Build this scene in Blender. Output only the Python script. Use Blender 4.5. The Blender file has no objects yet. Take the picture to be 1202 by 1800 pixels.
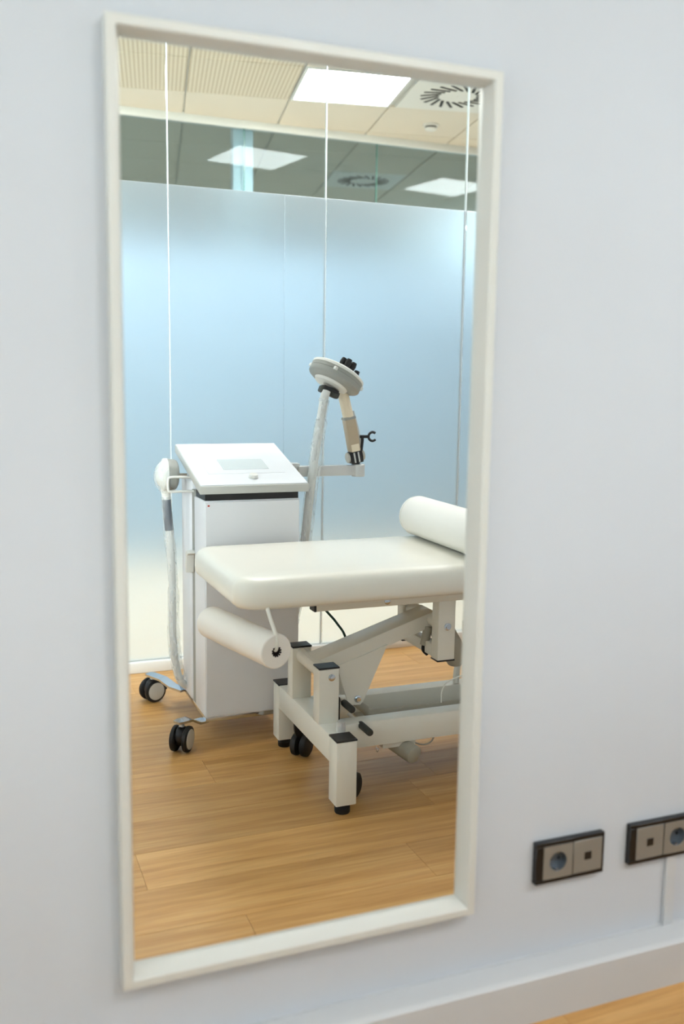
import bpy, bmesh, math, random
from mathutils import Vector, Matrix

# ------------------------------------------------------------------ camera, world, exposure
scene = bpy.context.scene
COL = scene.collection
random.seed(7)

def camera_setup():
    yaw, pitch, roll = 0.3785, 0.1378, 0.0140
    f = Vector((math.sin(yaw) * math.cos(pitch), math.cos(yaw) * math.cos(pitch), -math.sin(pitch)))
    r = Vector((math.cos(yaw), -math.sin(yaw), 0))
    u = r.cross(f)
    r2 = r * math.cos(roll) + u * math.sin(roll)
    u2 = -r * math.sin(roll) + u * math.cos(roll)
    cam = bpy.data.cameras.new('camera')
    ob = bpy.data.objects.new('camera', cam)
    COL.objects.link(ob)
    m = Matrix((r2, u2, -f)).transposed().to_4x4()
    m.translation = Vector((0, -1.4531, 1.2107))
    ob.matrix_world = m
    cam.sensor_fit = 'VERTICAL'
    cam.sensor_height = 36.0
    cam.sensor_width = 24.04
    cam.lens = 1658.9 / 1800 * 36
    cam.clip_start = 0.02
    cam.dof.use_dof = True
    cam.dof.focus_distance = 3.0        # camera > mirror > couch and device
    cam.dof.aperture_fstop = 2.2
    scene.camera = ob
camera_setup()

world = bpy.data.worlds.new('world')
scene.world = world
world.use_nodes = True
world.node_tree.nodes['Background'].inputs[0].default_value = (0.75, 0.82, 0.9, 1)
world.node_tree.nodes['Background'].inputs[1].default_value = 0.25

vs = scene.view_settings
vs.view_transform = 'Standard'
vs.look = 'None'
vs.gamma = 1
vs.use_curve_mapping = False
vs.exposure = 0.76
ROOM_RADIANCE = 14.5
CORRIDOR_RADIANCE = 33.0
scene.cycles.use_denoising = True
scene.cycles.max_bounces = 8
scene.cycles.diffuse_bounces = 4
scene.cycles.use_adaptive_sampling = True
scene.cycles.adaptive_threshold = 0.06
scene.cycles.transmission_bounces = 6
scene.cycles.glossy_bounces = 5
scene.cycles.transparent_max_bounces = 16
scene.cycles.sample_clamp_indirect = 6.0

# added fill light behind an added window; brightens the couch's front faces
def added_fill_light():
    li = bpy.data.lights.new('added_fill_light', 'AREA')
    li.shape = 'RECTANGLE'
    li.size, li.size_y = 0.92, 1.42
    li.energy = 130
    li.color = (0.86, 0.94, 1.0)
    ob = bpy.data.objects.new('added_fill_light', li)
    COL.objects.link(ob)
    ob.location = (-0.80, 0.12, 1.62)
    ob.rotation_euler = (-math.pi / 2, 0, 0)   # shines into the room, towards -y
added_fill_light()

# ------------------------------------------------------------------ materials
MATS = {}
def srgb(r, g, b):
    def c(v):
        v /= 255.0
        return v / 12.92 if v <= 0.04045 else ((v + 0.055) / 1.055) ** 2.4
    return (c(r), c(g), c(b), 1)

def mat(name, color, rough=0.5, metal=0.0, spec=0.5, coat=0.0, bump=0.0, bump_scale=200.0, var=0.0):
    m = bpy.data.materials.new(name)
    m.use_nodes = True
    nt = m.node_tree
    b = nt.nodes['Principled BSDF']
    b.inputs['Base Color'].default_value = color
    b.inputs['Roughness'].default_value = rough
    b.inputs['Metallic'].default_value = metal
    b.inputs['Specular IOR Level'].default_value = spec
    b.inputs['Coat Weight'].default_value = coat
    tc = nt.nodes.new('ShaderNodeTexCoord')
    if bump:
        n = nt.nodes.new('ShaderNodeTexNoise')
        n.inputs['Scale'].default_value = bump_scale
        n.inputs['Detail'].default_value = 3
        bp = nt.nodes.new('ShaderNodeBump')
        bp.inputs['Strength'].default_value = bump
        bp.inputs['Distance'].default_value = 0.002
        nt.links.new(tc.outputs['Object'], n.inputs['Vector'])
        nt.links.new(n.outputs['Fac'], bp.inputs['Height'])
        nt.links.new(bp.outputs['Normal'], b.inputs['Normal'])
    if var:
        n = nt.nodes.new('ShaderNodeTexNoise')
        n.inputs['Scale'].default_value = 6
        n.inputs['Detail'].default_value = 4
        mx = nt.nodes.new('ShaderNodeMixRGB')
        mx.blend_type = 'MIX'
        mx.inputs[1].default_value = color
        mx.inputs[2].default_value = tuple(c * (1 - var) for c in color[:3]) + (1,)
        nt.links.new(tc.outputs['Object'], n.inputs['Vector'])
        nt.links.new(n.outputs['Fac'], mx.inputs[0])
        nt.links.new(mx.outputs[0], b.inputs['Base Color'])
    MATS[name] = m
    return m

mat('wall_paint', srgb(208, 211, 216), 0.75, spec=0.25, bump=0.12, bump_scale=260, var=0.03)
mat('skirting_paint', srgb(206, 208, 210), 0.45, var=0.03)
mat('mirror_frame_paint', srgb(216, 215, 208), 0.35, var=0.02)
mat('white_rail', srgb(236, 234, 228), 0.4, var=0.02)
mat('couch_paint', srgb(240, 238, 226), 0.32, var=0.03)
mat('couch_vinyl', srgb(240, 236, 223), 0.27, spec=0.55, bump=0.05, bump_scale=500, var=0.02)
mat('bolster_vinyl', srgb(240, 238, 230), 0.42, bump=0.05, bump_scale=400, var=0.02)
mat('device_white', srgb(232, 233, 236), 0.38, var=0.02)
mat('console_white', srgb(224, 227, 230), 0.3, var=0.01)
mat('console_edge', srgb(196, 196, 190), 0.4, var=0.03)
mat('satin_aluminium', srgb(210, 210, 207), 0.4, metal=0.35, var=0.04)
mat('chrome', srgb(205, 210, 216), 0.13, metal=1.0)
mat('black_plastic', srgb(24, 24, 27), 0.38, var=0.2)
mat('black_rubber', srgb(20, 20, 21), 0.6, var=0.2)
mat('charcoal_rubber', srgb(58, 60, 56), 0.55, var=0.1)
mat('grey_plastic', srgb(156, 157, 150), 0.42, var=0.03)
mat('pale_plastic', srgb(226, 225, 218), 0.4, var=0.02)
mat('hub_grey', srgb(196, 192, 182), 0.5, var=0.03)
mat('cream_plastic', srgb(232, 216, 188), 0.42, var=0.02)
mat('tan_plastic', srgb(186, 168, 142), 0.45, var=0.03)
mat('hose_grey', srgb(224, 225, 221), 0.45, var=0.04)
mat('navy_grip', srgb(58, 72, 92), 0.3, bump=0.8, bump_scale=40, var=0.5)
mat('paper_white', srgb(244, 238, 228), 0.8, bump=0.15, bump_scale=60, var=0.03)
mat('dark_core', srgb(30, 16, 14), 0.9, var=0.2)
mat('motor_grey', srgb(176, 172, 156), 0.5, var=0.04)
mat('green_cable', srgb(22, 66, 58), 0.45, var=0.1)
mat('ceiling_tile', srgb(232, 220, 200), 0.85, bump=0.2, bump_scale=350, var=0.03)
mat('grid_metal', srgb(205, 203, 194), 0.5, var=0.02)
mat('diffuser_white', srgb(236, 232, 222), 0.5, var=0.02)
mat('slot_black', srgb(16, 24, 22), 0.7, var=0.2)
mat('socket_black', srgb(20, 21, 24), 0.25, var=0.2)
mat('socket_metal', srgb(150, 146, 138), 0.42, metal=0.35, var=0.05)
mat('socket_cup', srgb(92, 102, 112), 0.35, metal=0.2, var=0.15)
mat('far_film', srgb(150, 179, 202), 0.55, var=0.04)
mat('far_wall', srgb(196, 206, 208), 0.7, var=0.04)
mat('pale_terrazzo', srgb(250, 233, 208), 0.3, var=0.06)
mat('screen_glass', srgb(206, 216, 218), 0.12, coat=0.3)
mat('red_print', srgb(190, 60, 40), 0.5, var=0.1)
mat('glass_edge_green', srgb(96, 150, 136), 0.2)
mat('joint_clear', srgb(240, 248, 248), 0.15, spec=0.8)

def mirror_material():
    m = bpy.data.materials.new('mirror_silver')
    m.use_nodes = True
    b = m.node_tree.nodes['Principled BSDF']
    b.inputs['Base Color'].default_value = (0.93, 0.945, 0.935, 1)
    b.inputs['Metallic'].default_value = 1
    b.inputs['Roughness'].default_value = 0.0
    MATS['mirror_silver'] = m
mirror_material()

def clear_glass(name, tint, ior=1.5):
    """thin architectural glass: transparent with Fresnel reflection"""
    m = bpy.data.materials.new(name)
    m.use_nodes = True
    nt = m.node_tree
    nt.nodes.remove(nt.nodes['Principled BSDF'])
    out = nt.nodes['Material Output']
    t = nt.nodes.new('ShaderNodeBsdfTransparent'); t.inputs[0].default_value = tint
    g = nt.nodes.new('ShaderNodeBsdfGlossy'); g.inputs['Roughness'].default_value = 0.0
    fr = nt.nodes.new('ShaderNodeFresnel'); fr.inputs['IOR'].default_value = ior
    mx = nt.nodes.new('ShaderNodeMixShader')
    nt.links.new(fr.outputs[0], mx.inputs[0])
    nt.links.new(t.outputs[0], mx.inputs[1])
    nt.links.new(g.outputs[0], mx.inputs[2])
    nt.links.new(mx.outputs[0], out.inputs['Surface'])
    MATS[name] = m
clear_glass('pane_glass', (0.94, 0.965, 0.955, 1))
clear_glass('far_pane_glass', (0.80, 0.89, 0.93, 1))

def frosted_film():
    m = bpy.data.materials.new('frosted_film')
    m.use_nodes = True
    nt = m.node_tree
    b = nt.nodes['Principled BSDF']
    b.inputs['Base Color'].default_value = (0.93, 0.955, 0.985, 1)
    b.inputs['Transmission Weight'].default_value = 1.0
    b.inputs['Roughness'].default_value = 0.42
    b.inputs['IOR'].default_value = 1.3
    tr = nt.nodes.new('ShaderNodeBsdfTranslucent'); tr.inputs[0].default_value = (0.85, 0.9, 0.92, 1)
    df = nt.nodes.new('ShaderNodeBsdfDiffuse'); df.inputs[0].default_value = (0.8, 0.84, 0.86, 1)
    ma = nt.nodes.new('ShaderNodeMixShader'); ma.inputs[0].default_value = 0.25
    mx = nt.nodes.new('ShaderNodeMixShader'); mx.inputs[0].default_value = 0.15
    out = nt.nodes['Material Output']
    nt.links.new(tr.outputs[0], ma.inputs[1]); nt.links.new(df.outputs[0], ma.inputs[2])
    nt.links.new(b.outputs[0], mx.inputs[1]); nt.links.new(ma.outputs[0], mx.inputs[2])
    nt.links.new(mx.outputs[0], out.inputs['Surface'])
    MATS['frosted_film'] = m
frosted_film()

def clear_wrap():
    m = bpy.data.materials.new('clear_wrap')
    m.use_nodes = True
    nt = m.node_tree
    nt.nodes.remove(nt.nodes['Principled BSDF'])
    out = nt.nodes['Material Output']
    t = nt.nodes.new('ShaderNodeBsdfTransparent'); t.inputs[0].default_value = (0.97, 0.98, 0.98, 1)
    d = nt.nodes.new('ShaderNodeBsdfPrincipled')
    d.inputs['Base Color'].default_value = (0.9, 0.92, 0.92, 1); d.inputs['Roughness'].default_value = 0.35
    n = nt.nodes.new('ShaderNodeTexNoise'); n.inputs['Scale'].default_value = 30; n.inputs['Detail'].default_value = 4
    tc = nt.nodes.new('ShaderNodeTexCoord')
    mp = nt.nodes.new('ShaderNodeMapping'); mp.inputs['Scale'].default_value = (1.6, 1.6, 0.35)
    bp = nt.nodes.new('ShaderNodeBump'); bp.inputs['Strength'].default_value = 0.2; bp.inputs['Distance'].default_value = 0.003
    rmp = nt.nodes.new('ShaderNodeMapRange')
    rmp.inputs['From Min'].default_value = 0.35; rmp.inputs['From Max'].default_value = 0.75
    rmp.inputs['To Min'].default_value = 0.10; rmp.inputs['To Max'].default_value = 0.42
    mx = nt.nodes.new('ShaderNodeMixShader')
    nt.links.new(tc.outputs['Object'], mp.inputs['Vector']); nt.links.new(mp.outputs[0], n.inputs['Vector'])
    nt.links.new(n.outputs['Fac'], bp.inputs['Height']); nt.links.new(bp.outputs[0], d.inputs['Normal'])
    nt.links.new(n.outputs['Fac'], rmp.inputs['Value']); nt.links.new(rmp.outputs[0], mx.inputs[0])
    nt.links.new(t.outputs[0], mx.inputs[1]); nt.links.new(d.outputs[0], mx.inputs[2])
    nt.links.new(mx.outputs[0], out.inputs['Surface'])
    MATS['clear_wrap'] = m
clear_wrap()

def emission(name, color, strength):
    m = bpy.data.materials.new(name)
    m.use_nodes = True
    nt = m.node_tree
    nt.nodes.remove(nt.nodes['Principled BSDF'])
    e = nt.nodes.new('ShaderNodeEmission')
    e.inputs[0].default_value = color; e.inputs[1].default_value = strength
    nt.links.new(e.outputs[0], nt.nodes['Material Output'].inputs['Surface'])
    MATS[name] = m
emission('room_panel_light', (0.965, 0.985, 1.0, 1), ROOM_RADIANCE)
emission('added_panel_light', (0.88, 0.95, 1.0, 1), CORRIDOR_RADIANCE)  # glow of the added, unseen panels beyond the corridor
emission('corridor_panel_light', (1.0, 0.985, 0.98, 1), CORRIDOR_RADIANCE)

def ribbed_tile():
    m = mat('ribbed_tile', srgb(228, 214, 190), 0.85)
    nt = m.node_tree
    b = nt.nodes['Principled BSDF']
    tc = nt.nodes.new('ShaderNodeTexCoord')
    w = nt.nodes.new('ShaderNodeTexWave')
    w.wave_type = 'BANDS'; w.bands_direction = 'X'
    w.inputs['Scale'].default_value = 14.0
    w.inputs['Distortion'].default_value = 0.0
    r = nt.nodes.new('ShaderNodeValToRGB')
    r.color_ramp.elements[0].position = 0.35; r.color_ramp.elements[0].color = srgb(206, 190, 164)
    r.color_ramp.elements[1].position = 0.65; r.color_ramp.elements[1].color = srgb(230, 217, 194)
    nt.links.new(tc.outputs['Object'], w.inputs['Vector'])
    nt.links.new(w.outputs['Fac'], r.inputs[0])
    nt.links.new(r.outputs[0], b.inputs['Base Color'])
ribbed_tile()

def wood():
    m = bpy.data.materials.new('oak_vinyl')
    m.use_nodes = True
    nt = m.node_tree
    b = nt.nodes['Principled BSDF']
    tc = nt.nodes.new('ShaderNodeTexCoord')
    oi = nt.nodes.new('ShaderNodeObjectInfo')
    off = nt.nodes.new('ShaderNodeVectorMath'); off.operation = 'SCALE'
    cmb = nt.nodes.new('ShaderNodeCombineXYZ')
    for i, k in enumerate((11.0, 37.0, 23.0)):
        mu = nt.nodes.new('ShaderNodeMath'); mu.operation = 'MULTIPLY'; mu.inputs[1].default_value = k
        nt.links.new(oi.outputs['Random'], mu.inputs[0]); nt.links.new(mu.outputs[0], cmb.inputs[i])
    ad = nt.nodes.new('ShaderNodeVectorMath'); ad.operation = 'ADD'
    nt.links.new(tc.outputs['Object'], ad.inputs[0]); nt.links.new(cmb.outputs[0], ad.inputs[1])
    mp = nt.nodes.new('ShaderNodeMapping'); mp.inputs['Scale'].default_value = (1.1, 20, 1)
    nt.links.new(ad.outputs[0], mp.inputs['Vector'])
    n1 = nt.nodes.new('ShaderNodeTexNoise'); n1.inputs['Scale'].default_value = 1.6
    n1.inputs['Detail'].default_value = 8; n1.inputs['Roughness'].default_value = 0.6; n1.inputs['Distortion'].default_value = 0.6
    nt.links.new(mp.outputs[0], n1.inputs['Vector'])
    mp2 = nt.nodes.new('ShaderNodeMapping'); mp2.inputs['Scale'].default_value = (6, 130, 1)
    nt.links.new(ad.outputs[0], mp2.inputs['Vector'])
    n2 = nt.nodes.new('ShaderNodeTexNoise'); n2.inputs['Scale'].default_value = 1.5; n2.inputs['Detail'].default_value = 4
    nt.links.new(mp2.outputs[0], n2.inputs['Vector'])
    r = nt.nodes.new('ShaderNodeValToRGB')
    e = r.color_ramp.elements
    e[0].position = 0.24; e[0].color = srgb(180, 131, 68)
    e[1].position = 0.78; e[1].color = srgb(226, 182, 120)
    mid = e.new(0.5); mid.color = srgb(206, 156, 92)
    nt.links.new(n1.outputs['Fac'], r.inputs[0])
    mx = nt.nodes.new('ShaderNodeMixRGB'); mx.blend_type = 'MULTIPLY'; mx.inputs[0].default_value = 0.3
    r2 = nt.nodes.new('ShaderNodeValToRGB')
    r2.color_ramp.elements[0].position = 0.3; r2.color_ramp.elements[0].color = (0.55, 0.5, 0.42, 1)
    r2.color_ramp.elements[1].position = 0.6; r2.color_ramp.elements[1].color = (1, 1, 1, 1)
    nt.links.new(n2.outputs['Fac'], r2.inputs[0])
    nt.links.new(r.outputs[0], mx.inputs[1]); nt.links.new(r2.outputs[0], mx.inputs[2])
    hsv = nt.nodes.new('ShaderNodeHueSaturation')
    mr = nt.nodes.new('ShaderNodeMapRange')
    mr.inputs['To Min'].default_value = 0.9; mr.inputs['To Max'].default_value = 1.1
    nt.links.new(oi.outputs['Random'], mr.inputs['Value']); nt.links.new(mr.outputs[0], hsv.inputs['Value'])
    nt.links.new(mx.outputs[0], hsv.inputs['Color'])
    nt.links.new(hsv.outputs[0], b.inputs['Base Color'])
    b.inputs['Roughness'].default_value = 0.36
    b.inputs['Specular IOR Level'].default_value = 0.45
    bp = nt.nodes.new('ShaderNodeBump'); bp.inputs['Strength'].default_value = 0.08; bp.inputs['Distance'].default_value = 0.002
    nt.links.new(n2.outputs['Fac'], bp.inputs['Height']); nt.links.new(bp.outputs[0], b.inputs['Normal'])
    MATS['oak_vinyl'] = m
wood()

# ------------------------------------------------------------------ mesh helpers
# The mirror wall is the plane y = 0 and the room lies on its y < 0 side.  Furniture is laid out by its
# distance in front of the wall (unprojected from image pixels, counted from a line 4 cm behind the mirror face): y_world = -(d - 0.0417).
Y_SHIFT = 0.0417  # offset left over from rescaling the wall items about the camera

class MB:
    def __init__(self, room=True):
        self.bm = bmesh.new()
        self.room = room
    def _add(self, t):
        me = bpy.data.meshes.new('tmp')
        t.to_mesh(me); t.free()
        self.bm.from_mesh(me)
        bpy.data.meshes.remove(me)
        return self
    def box(self, a, b, bevel=0.0, seg=2, m=None):
        t = bmesh.new()
        bmesh.ops.create_cube(t, size=1.0)
        a, b = Vector(a), Vector(b)
        c, s = (a + b) / 2, b - a
        for v in t.verts:
            v.co = Vector((v.co.x * abs(s.x), v.co.y * abs(s.y), v.co.z * abs(s.z)))
        if bevel:
            bmesh.ops.bevel(t, geom=t.edges[:], offset=bevel, segments=seg, profile=0.5, affect='EDGES')
        for v in t.verts:
            v.co = (m @ v.co if m else v.co) + c
        return self._add(t)
    def prism(self, poly, axis, a, b, bevel=0.0, seg=2):
        """polygon of the two other coordinates, in order, extruded along axis"""
        t = bmesh.new()
        def P(p, h):
            return {'x': (h, p[0], p[1]), 'y': (p[0], h, p[1]), 'z': (p[0], p[1], h)}[axis]
        v0 = [t.verts.new(P(p, a)) for p in poly]
        v1 = [t.verts.new(P(p, b)) for p in poly]
        n = len(poly)
        t.faces.new(v0); t.faces.new(v1[::-1])
        for i in range(n):
            t.faces.new((v0[i], v0[(i + 1) % n], v1[(i + 1) % n], v1[i]))
        bmesh.ops.recalc_face_normals(t, faces=t.faces[:])
        if bevel:
            bmesh.ops.bevel(t, geom=t.edges[:], offset=bevel, segments=seg, profile=0.5, affect='EDGES')
        return self._add(t)
    def lathe(self, prof, origin, axis, n=32):
        """closed or open profile of (radius, height along axis)"""
        t = bmesh.new()
        q = Vector((0, 0, 1)).rotation_difference(Vector(axis).normalized()).to_matrix()
        o = Vector(origin)
        rings = []
        for r, h in prof:
            if r < 1e-6:
                rings.append([t.verts.new(q @ Vector((0, 0, h)) + o)])
            else:
                rings.append([t.verts.new(q @ Vector((r * math.cos(2 * math.pi * i / n), r * math.sin(2 * math.pi * i / n), h)) + o) for i in range(n)])
        for A, B in zip(rings, rings[1:]):
            for i in range(n):
                j = (i + 1) % n
                if len(A) == 1 and len(B) == 1:
                    continue
                if len(A) == 1:
                    t.faces.new((A[0], B[i], B[j]))
                elif len(B) == 1:
                    t.faces.new((A[i], A[j], B[0]))
                else:
                    t.faces.new((A[i], A[j], B[j], B[i]))
        bmesh.ops.recalc_face_normals(t, faces=t.faces[:])
        return self._add(t)
    def cyl(self, p0, p1, r, n=24, bevel=None):
        p0, p1 = Vector(p0), Vector(p1)
        L = (p1 - p0).length
        b = min(r * 0.12, L * 0.2) if bevel is None else bevel
        if b > 0:
            pr = [(0, 0), (r - b, 0), (r - b * 0.3, b * 0.3), (r, b), (r, L - b), (r - b * 0.3, L - b * 0.3), (r - b, L), (0, L)]
        else:
            pr = [(0, 0), (r, 0), (r, L), (0, L)]
        return self.lathe(pr, p0, p1 - p0, n)
    def tube(self, path, r, n=12, caps=True, sub=6, wobble=0.0):
        pts = [Vector(p) for p in path]
        if sub > 1 and len(pts) > 2:
            out = []
            for i in range(len(pts) - 1):
                p0 = pts[max(i - 1, 0)]; p1 = pts[i]; p2 = pts[i + 1]; p3 = pts[min(i + 2, len(pts) - 1)]
                for k in range(sub):
                    s = k / sub
                    out.append(0.5 * ((2 * p1) + (p2 - p0) * s + (2 * p0 - 5 * p1 + 4 * p2 - p3) * s * s + (3 * p1 - p0 - 3 * p2 + p3) * s ** 3))
            out.append(pts[-1]); pts = out
        t = bmesh.new()
        d0 = (pts[1] - pts[0]).normalized()
        nrm = d0.orthogonal().normalized()
        rings = []
        rng = random.Random(3)
        for i, p in enumerate(pts):
            d = (pts[min(i + 1, len(pts) - 1)] - pts[max(i - 1, 0)]).normalized()
            nrm = (nrm - d * nrm.dot(d)).normalized()
            bi = d.cross(nrm)
            rr = r[i * (len(r) - 1) // max(len(pts) - 1, 1)] if isinstance(r, (list, tuple)) else r
            rings.append([t.verts.new(p + (nrm * math.cos(2 * math.pi * k / n) + bi * math.sin(2 * math.pi * k / n)) * rr * (1 + wobble * (rng.random() - 0.5))) for k in range(n)])
        for A, B in zip(rings, rings[1:]):
            for k in range(n):
                t.faces.new((A[k], A[(k + 1) % n], B[(k + 1) % n], B[k]))
        if caps:
            t.faces.new(rings[0][::-1]); t.faces.new(rings[-1])
        bmesh.ops.recalc_face_normals(t, faces=t.faces[:])
        return self._add(t)
    def loft_roundrect(self, x0, x1, y0, y1, R, prof, n=8):
        """stack of rounded rectangles (inset, z): cushions, housings"""
        t = bmesh.new()
        rings = []
        for ins, z in prof:
            r = max(R - ins, 0.004)
            a0, a1, b0, b1 = x0 + ins, x1 - ins, y0 + ins, y1 - ins
            ring = []
            for cx, cy, st in ((a1 - r, b1 - r, 0), (a0 + r, b1 - r, 90), (a0 + r, b0 + r, 180), (a1 - r, b0 + r, 270)):
                for k in range(n + 1):
                    an = math.radians(st + 90 * k / n)
                    ring.append(t.verts.new((cx + r * math.cos(an), cy + r * math.sin(an), z)))
            rings.append(ring)
        for A, B in zip(rings, rings[1:]):
            m = len(A)
            for k in range(m):
                t.faces.new((A[k], A[(k + 1) % m], B[(k + 1) % m], B[k]))
        t.faces.new(rings[0][::-1]); t.faces.new(rings[-1])
        bmesh.ops.recalc_face_normals(t, faces=t.faces[:])
        return self._add(t)
    def mesh(self, name, origin=(0, 0, 0), sharp=38):
        bm = self.bm
        o = Vector(origin)
        for v in bm.verts:
            if self.room:
                v.co = Vector((v.co.x - o.x, -(v.co.y - o.y), v.co.z - o.z))
            else:
                v.co = v.co - o
        bmesh.ops.recalc_face_normals(bm, faces=bm.faces[:])
        for f in bm.faces:
            f.smooth = True
        for e in bm.edges:
            if len(e.link_faces) == 2 and e.calc_face_angle(0) > math.radians(sharp):
                e.smooth = False
        me = bpy.data.meshes.new(name)
        bm.to_mesh(me); bm.free()
        return me

def world_point(p, room=True):
    return Vector((p[0], -(p[1] - Y_SHIFT), p[2])) if room else Vector(p)

def tag(o, label=None, cat=None, group=None, kind=None):
    if label: o['label'] = label
    if cat: o['category'] = cat
    if group: o['group'] = group
    if kind: o['kind'] = kind
    return o

class Thing:
    """an Empty at the thing's base that parents its parts"""
    def __init__(self, name, base, label=None, cat=None, group=None, kind=None, room=True):
        self.base, self.room = Vector(base), room
        self.o = bpy.data.objects.new(name, None)
        self.o.empty_display_size = 0.05
        COL.objects.link(self.o)
        self.o.location = world_point(base, room)
        tag(self.o, label, cat, group, kind)
    def mb(self):
        return MB(self.room)
    def part(self, name, mb, material, parent=None, label=None, kind=None, sharp=38):
        me = mb.mesh(name, self.base, sharp)
        me.materials.append(MATS[material])
        p = bpy.data.objects.new(name, me)
        COL.objects.link(p)
        p.parent = parent or self.o
        tag(p, label, kind=kind)
        return p

def single(name, mb, material, base, label=None, cat=None, group=None, kind=None, sharp=38):
    me = mb.mesh(name, base, sharp)
    me.materials.append(MATS[material])
    o = bpy.data.objects.new(name, me)
    COL.objects.link(o)
    o.location = world_point(base, mb.room)
    return tag(o, label, cat, group, kind)

def piece(name, me, parent, loc, rotz=0.0, mtl=None):
    o = bpy.data.objects.new(name, me)
    COL.objects.link(o)
    o.parent = parent
    o.location = loc
    o.rotation_euler = (0, 0, rotz)
    return o

# ------------------------------------------------------------------ the room shell
XL, XR = -1.35, 3.35
D_GLASS = 2.434            # near glass partition (distance from the shifted line, fitted to the image)
D_FAR = 4.72               # partition on the other side of the corridor
D_END = 8.4
Z_C = 2.85
CX0, CX1 = -1.35, 5.6

# floor: a screed with vinyl oak planks on it
single('floor', MB().box((CX0, -0.1, -0.06), (CX1, D_END, -0.006)), 'skirting_paint', (1.0, 2.0, 0), kind='structure')
floor = bpy.data.objects['floor']
PL, PW = 1.22, 0.18
plank_me = MB(False).box((-PL / 2 + 0.0003, -PW / 2 + 0.0003, -0.006), (PL / 2 - 0.0003, PW / 2 - 0.0003, 0.0), 0.0004, 1).mesh('plank')
plank_me.materials.append(MATS['oak_vinyl'])
row_end = {1: 0.36, 2: 1.22, 0: 1.04, 3: 0.1, -1: 0.55}
r0 = -4
for row in range(-4, 27):
    d = 0.714 + (row - 1 + 0.5) * PW
    if d < 0.02 or d > D_GLASS + 0.05:
        continue
    e = row_end.get(row, (row * 0.47) % PL)
    k0 = math.floor((XL - e) / PL)
    for k in range(k0, k0 + 7):
        cx = e + (k + 0.5) * PL
        if cx - PL / 2 > XR - 0.02 or cx + PL / 2 < XL:
            continue
        w = world_point((cx, d, 0)) - floor.location
        piece('plank', plank_me, floor, w)

# painted wall that carries the mirror, with its skirting
WX0, WX1, WZ0, WZ1 = -1.28, -0.32, 0.88, 2.36
wm = MB(False)
for a, b in (((XL - 0.1, -0.06), (CX1, WZ0)), ((XL - 0.1, WZ1), (CX1, 3.0)), ((XL - 0.1, WZ0), (WX0, WZ1)), ((WX1, WZ0), (CX1, WZ1))):
    wm.box((a[0], 0.003, a[1]), (b[0], 0.16, b[1]))
single('wall_back', wm, 'wall_paint', (1, 0.003, 0), kind='structure')
sk = MB(False).prism([(0.003, 0.0), (-0.0566, 0.0), (-0.0566, 0.089), (-0.0516, 0.094), (-0.046, 0.0965), (0.003, 0.0965)], 'x', XL, XR)
sk.box((XL, -0.001, 0.0965), (XR, 0.003, 0.099), 0.0008, 1)
single('baseboard_back', sk, 'skirting_paint', (1, 0, 0), kind='structure')
single('wall_left', MB().box((XL - 0.12, 0.036, -0.06), (XL, D_END, 3.0)), 'wall_paint', (XL, 1, 0), kind='structure')
single('wall_right', MB().box((XR, 0.036, -0.06), (XR + 0.1, D_GLASS - 0.035, 3.0)), 'wall_paint', (XR, 1, 0), kind='structure')
wt = Thing('added_window_1', (-0.80, 0.07, WZ0), kind='structure', room=False)  # added, unseen window: an opening for the fill light
for a, b in (((WX0, WZ0), (WX1, WZ0 + 0.05)), ((WX0, WZ1 - 0.05), (WX1, WZ1)), ((WX0, WZ0 + 0.05), (WX0 + 0.05, WZ1 - 0.05)), ((WX1 - 0.05, WZ0 + 0.05), (WX1, WZ1 - 0.05))):
    wt.part('added_window_frame', wt.mb().box((a[0], 0.04, a[1]), (b[0], 0.10, b[1]), 0.004), 'white_rail')
wt.part('pane', wt.mb().box((WX0 + 0.05, 0.066, WZ0 + 0.05), (WX1 - 0.05, 0.074, WZ1 - 0.05)), 'pane_glass')
wt.part('added_window_sill', wt.mb().box((WX0 - 0.03, -0.05, WZ0 - 0.03), (WX1 + 0.03, 0.04, WZ0), 0.004), 'white_rail')
single('wall_end', MB().box((CX0, D_END, -0.06), (CX1, D_END + 0.1, 3.0)), 'far_wall', (1, D_END, 0), kind='structure')
# pale terrazzo in the corridor
single('floor_corridor', MB().box((CX0, D_GLASS + 0.032, -0.006), (CX1, D_END, 0.0)), 'pale_terrazzo', (2, 3.6, 0), kind='structure')
single('wall_corridor_end', MB().box((CX1, 0.036, -0.06), (CX1 + 0.1, D_END + 0.1, 3.0)), 'far_wall', (CX1, 3, 0), kind='structure')

# ------------------------------------------------------------------ ceiling: tiles on a grid turned about 10 degrees to the walls
single('ceiling', MB().box((CX0 - 0.1, -0.1, Z_C + 0.012), (CX1 + 0.1, D_END + 0.1, Z_C + 0.1)), 'grid_metal', (1, 2, Z_C + 0.012), kind='structure')
ceiling = bpy.data.objects['ceiling']
GA = math.radians(10.5)
GU = (math.cos(GA), -math.sin(GA)); GV = (math.sin(GA), math.cos(GA)); GS = 0.605
GO = (1.73, 3.55)
def cell(i, j):
    """centre of a ceiling cell as (x, d)"""
    a, b = (i + 0.5) * GS, (j + 0.5) * GS
    return GO[0] + GU[0] * a + GV[0] * b, GO[1] + GU[1] * a + GV[1] * b
h = GS / 2 - 0.006
def tile_mesh(name, material):
    me = MB(False).box((-h, -h, 0.0), (h, h, 0.016), 0.003, 1).mesh(name)
    me.materials.append(MATS[material])
    return me
tile_me, rib_me = tile_mesh('ceiling_tile', 'ceiling_tile'), tile_mesh('ribbed_ceiling_tile', 'ribbed_tile')
LIGHT_CELLS = {(0, 0): 'c', (3, 0): 'c', (-3, 0): 'c', (-1, -3): 'r', (2, -3): 'r', (-6, 4): 'n', (4, 7): 'n'}
OTHER = {(1, 0), (1, 4)}
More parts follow.
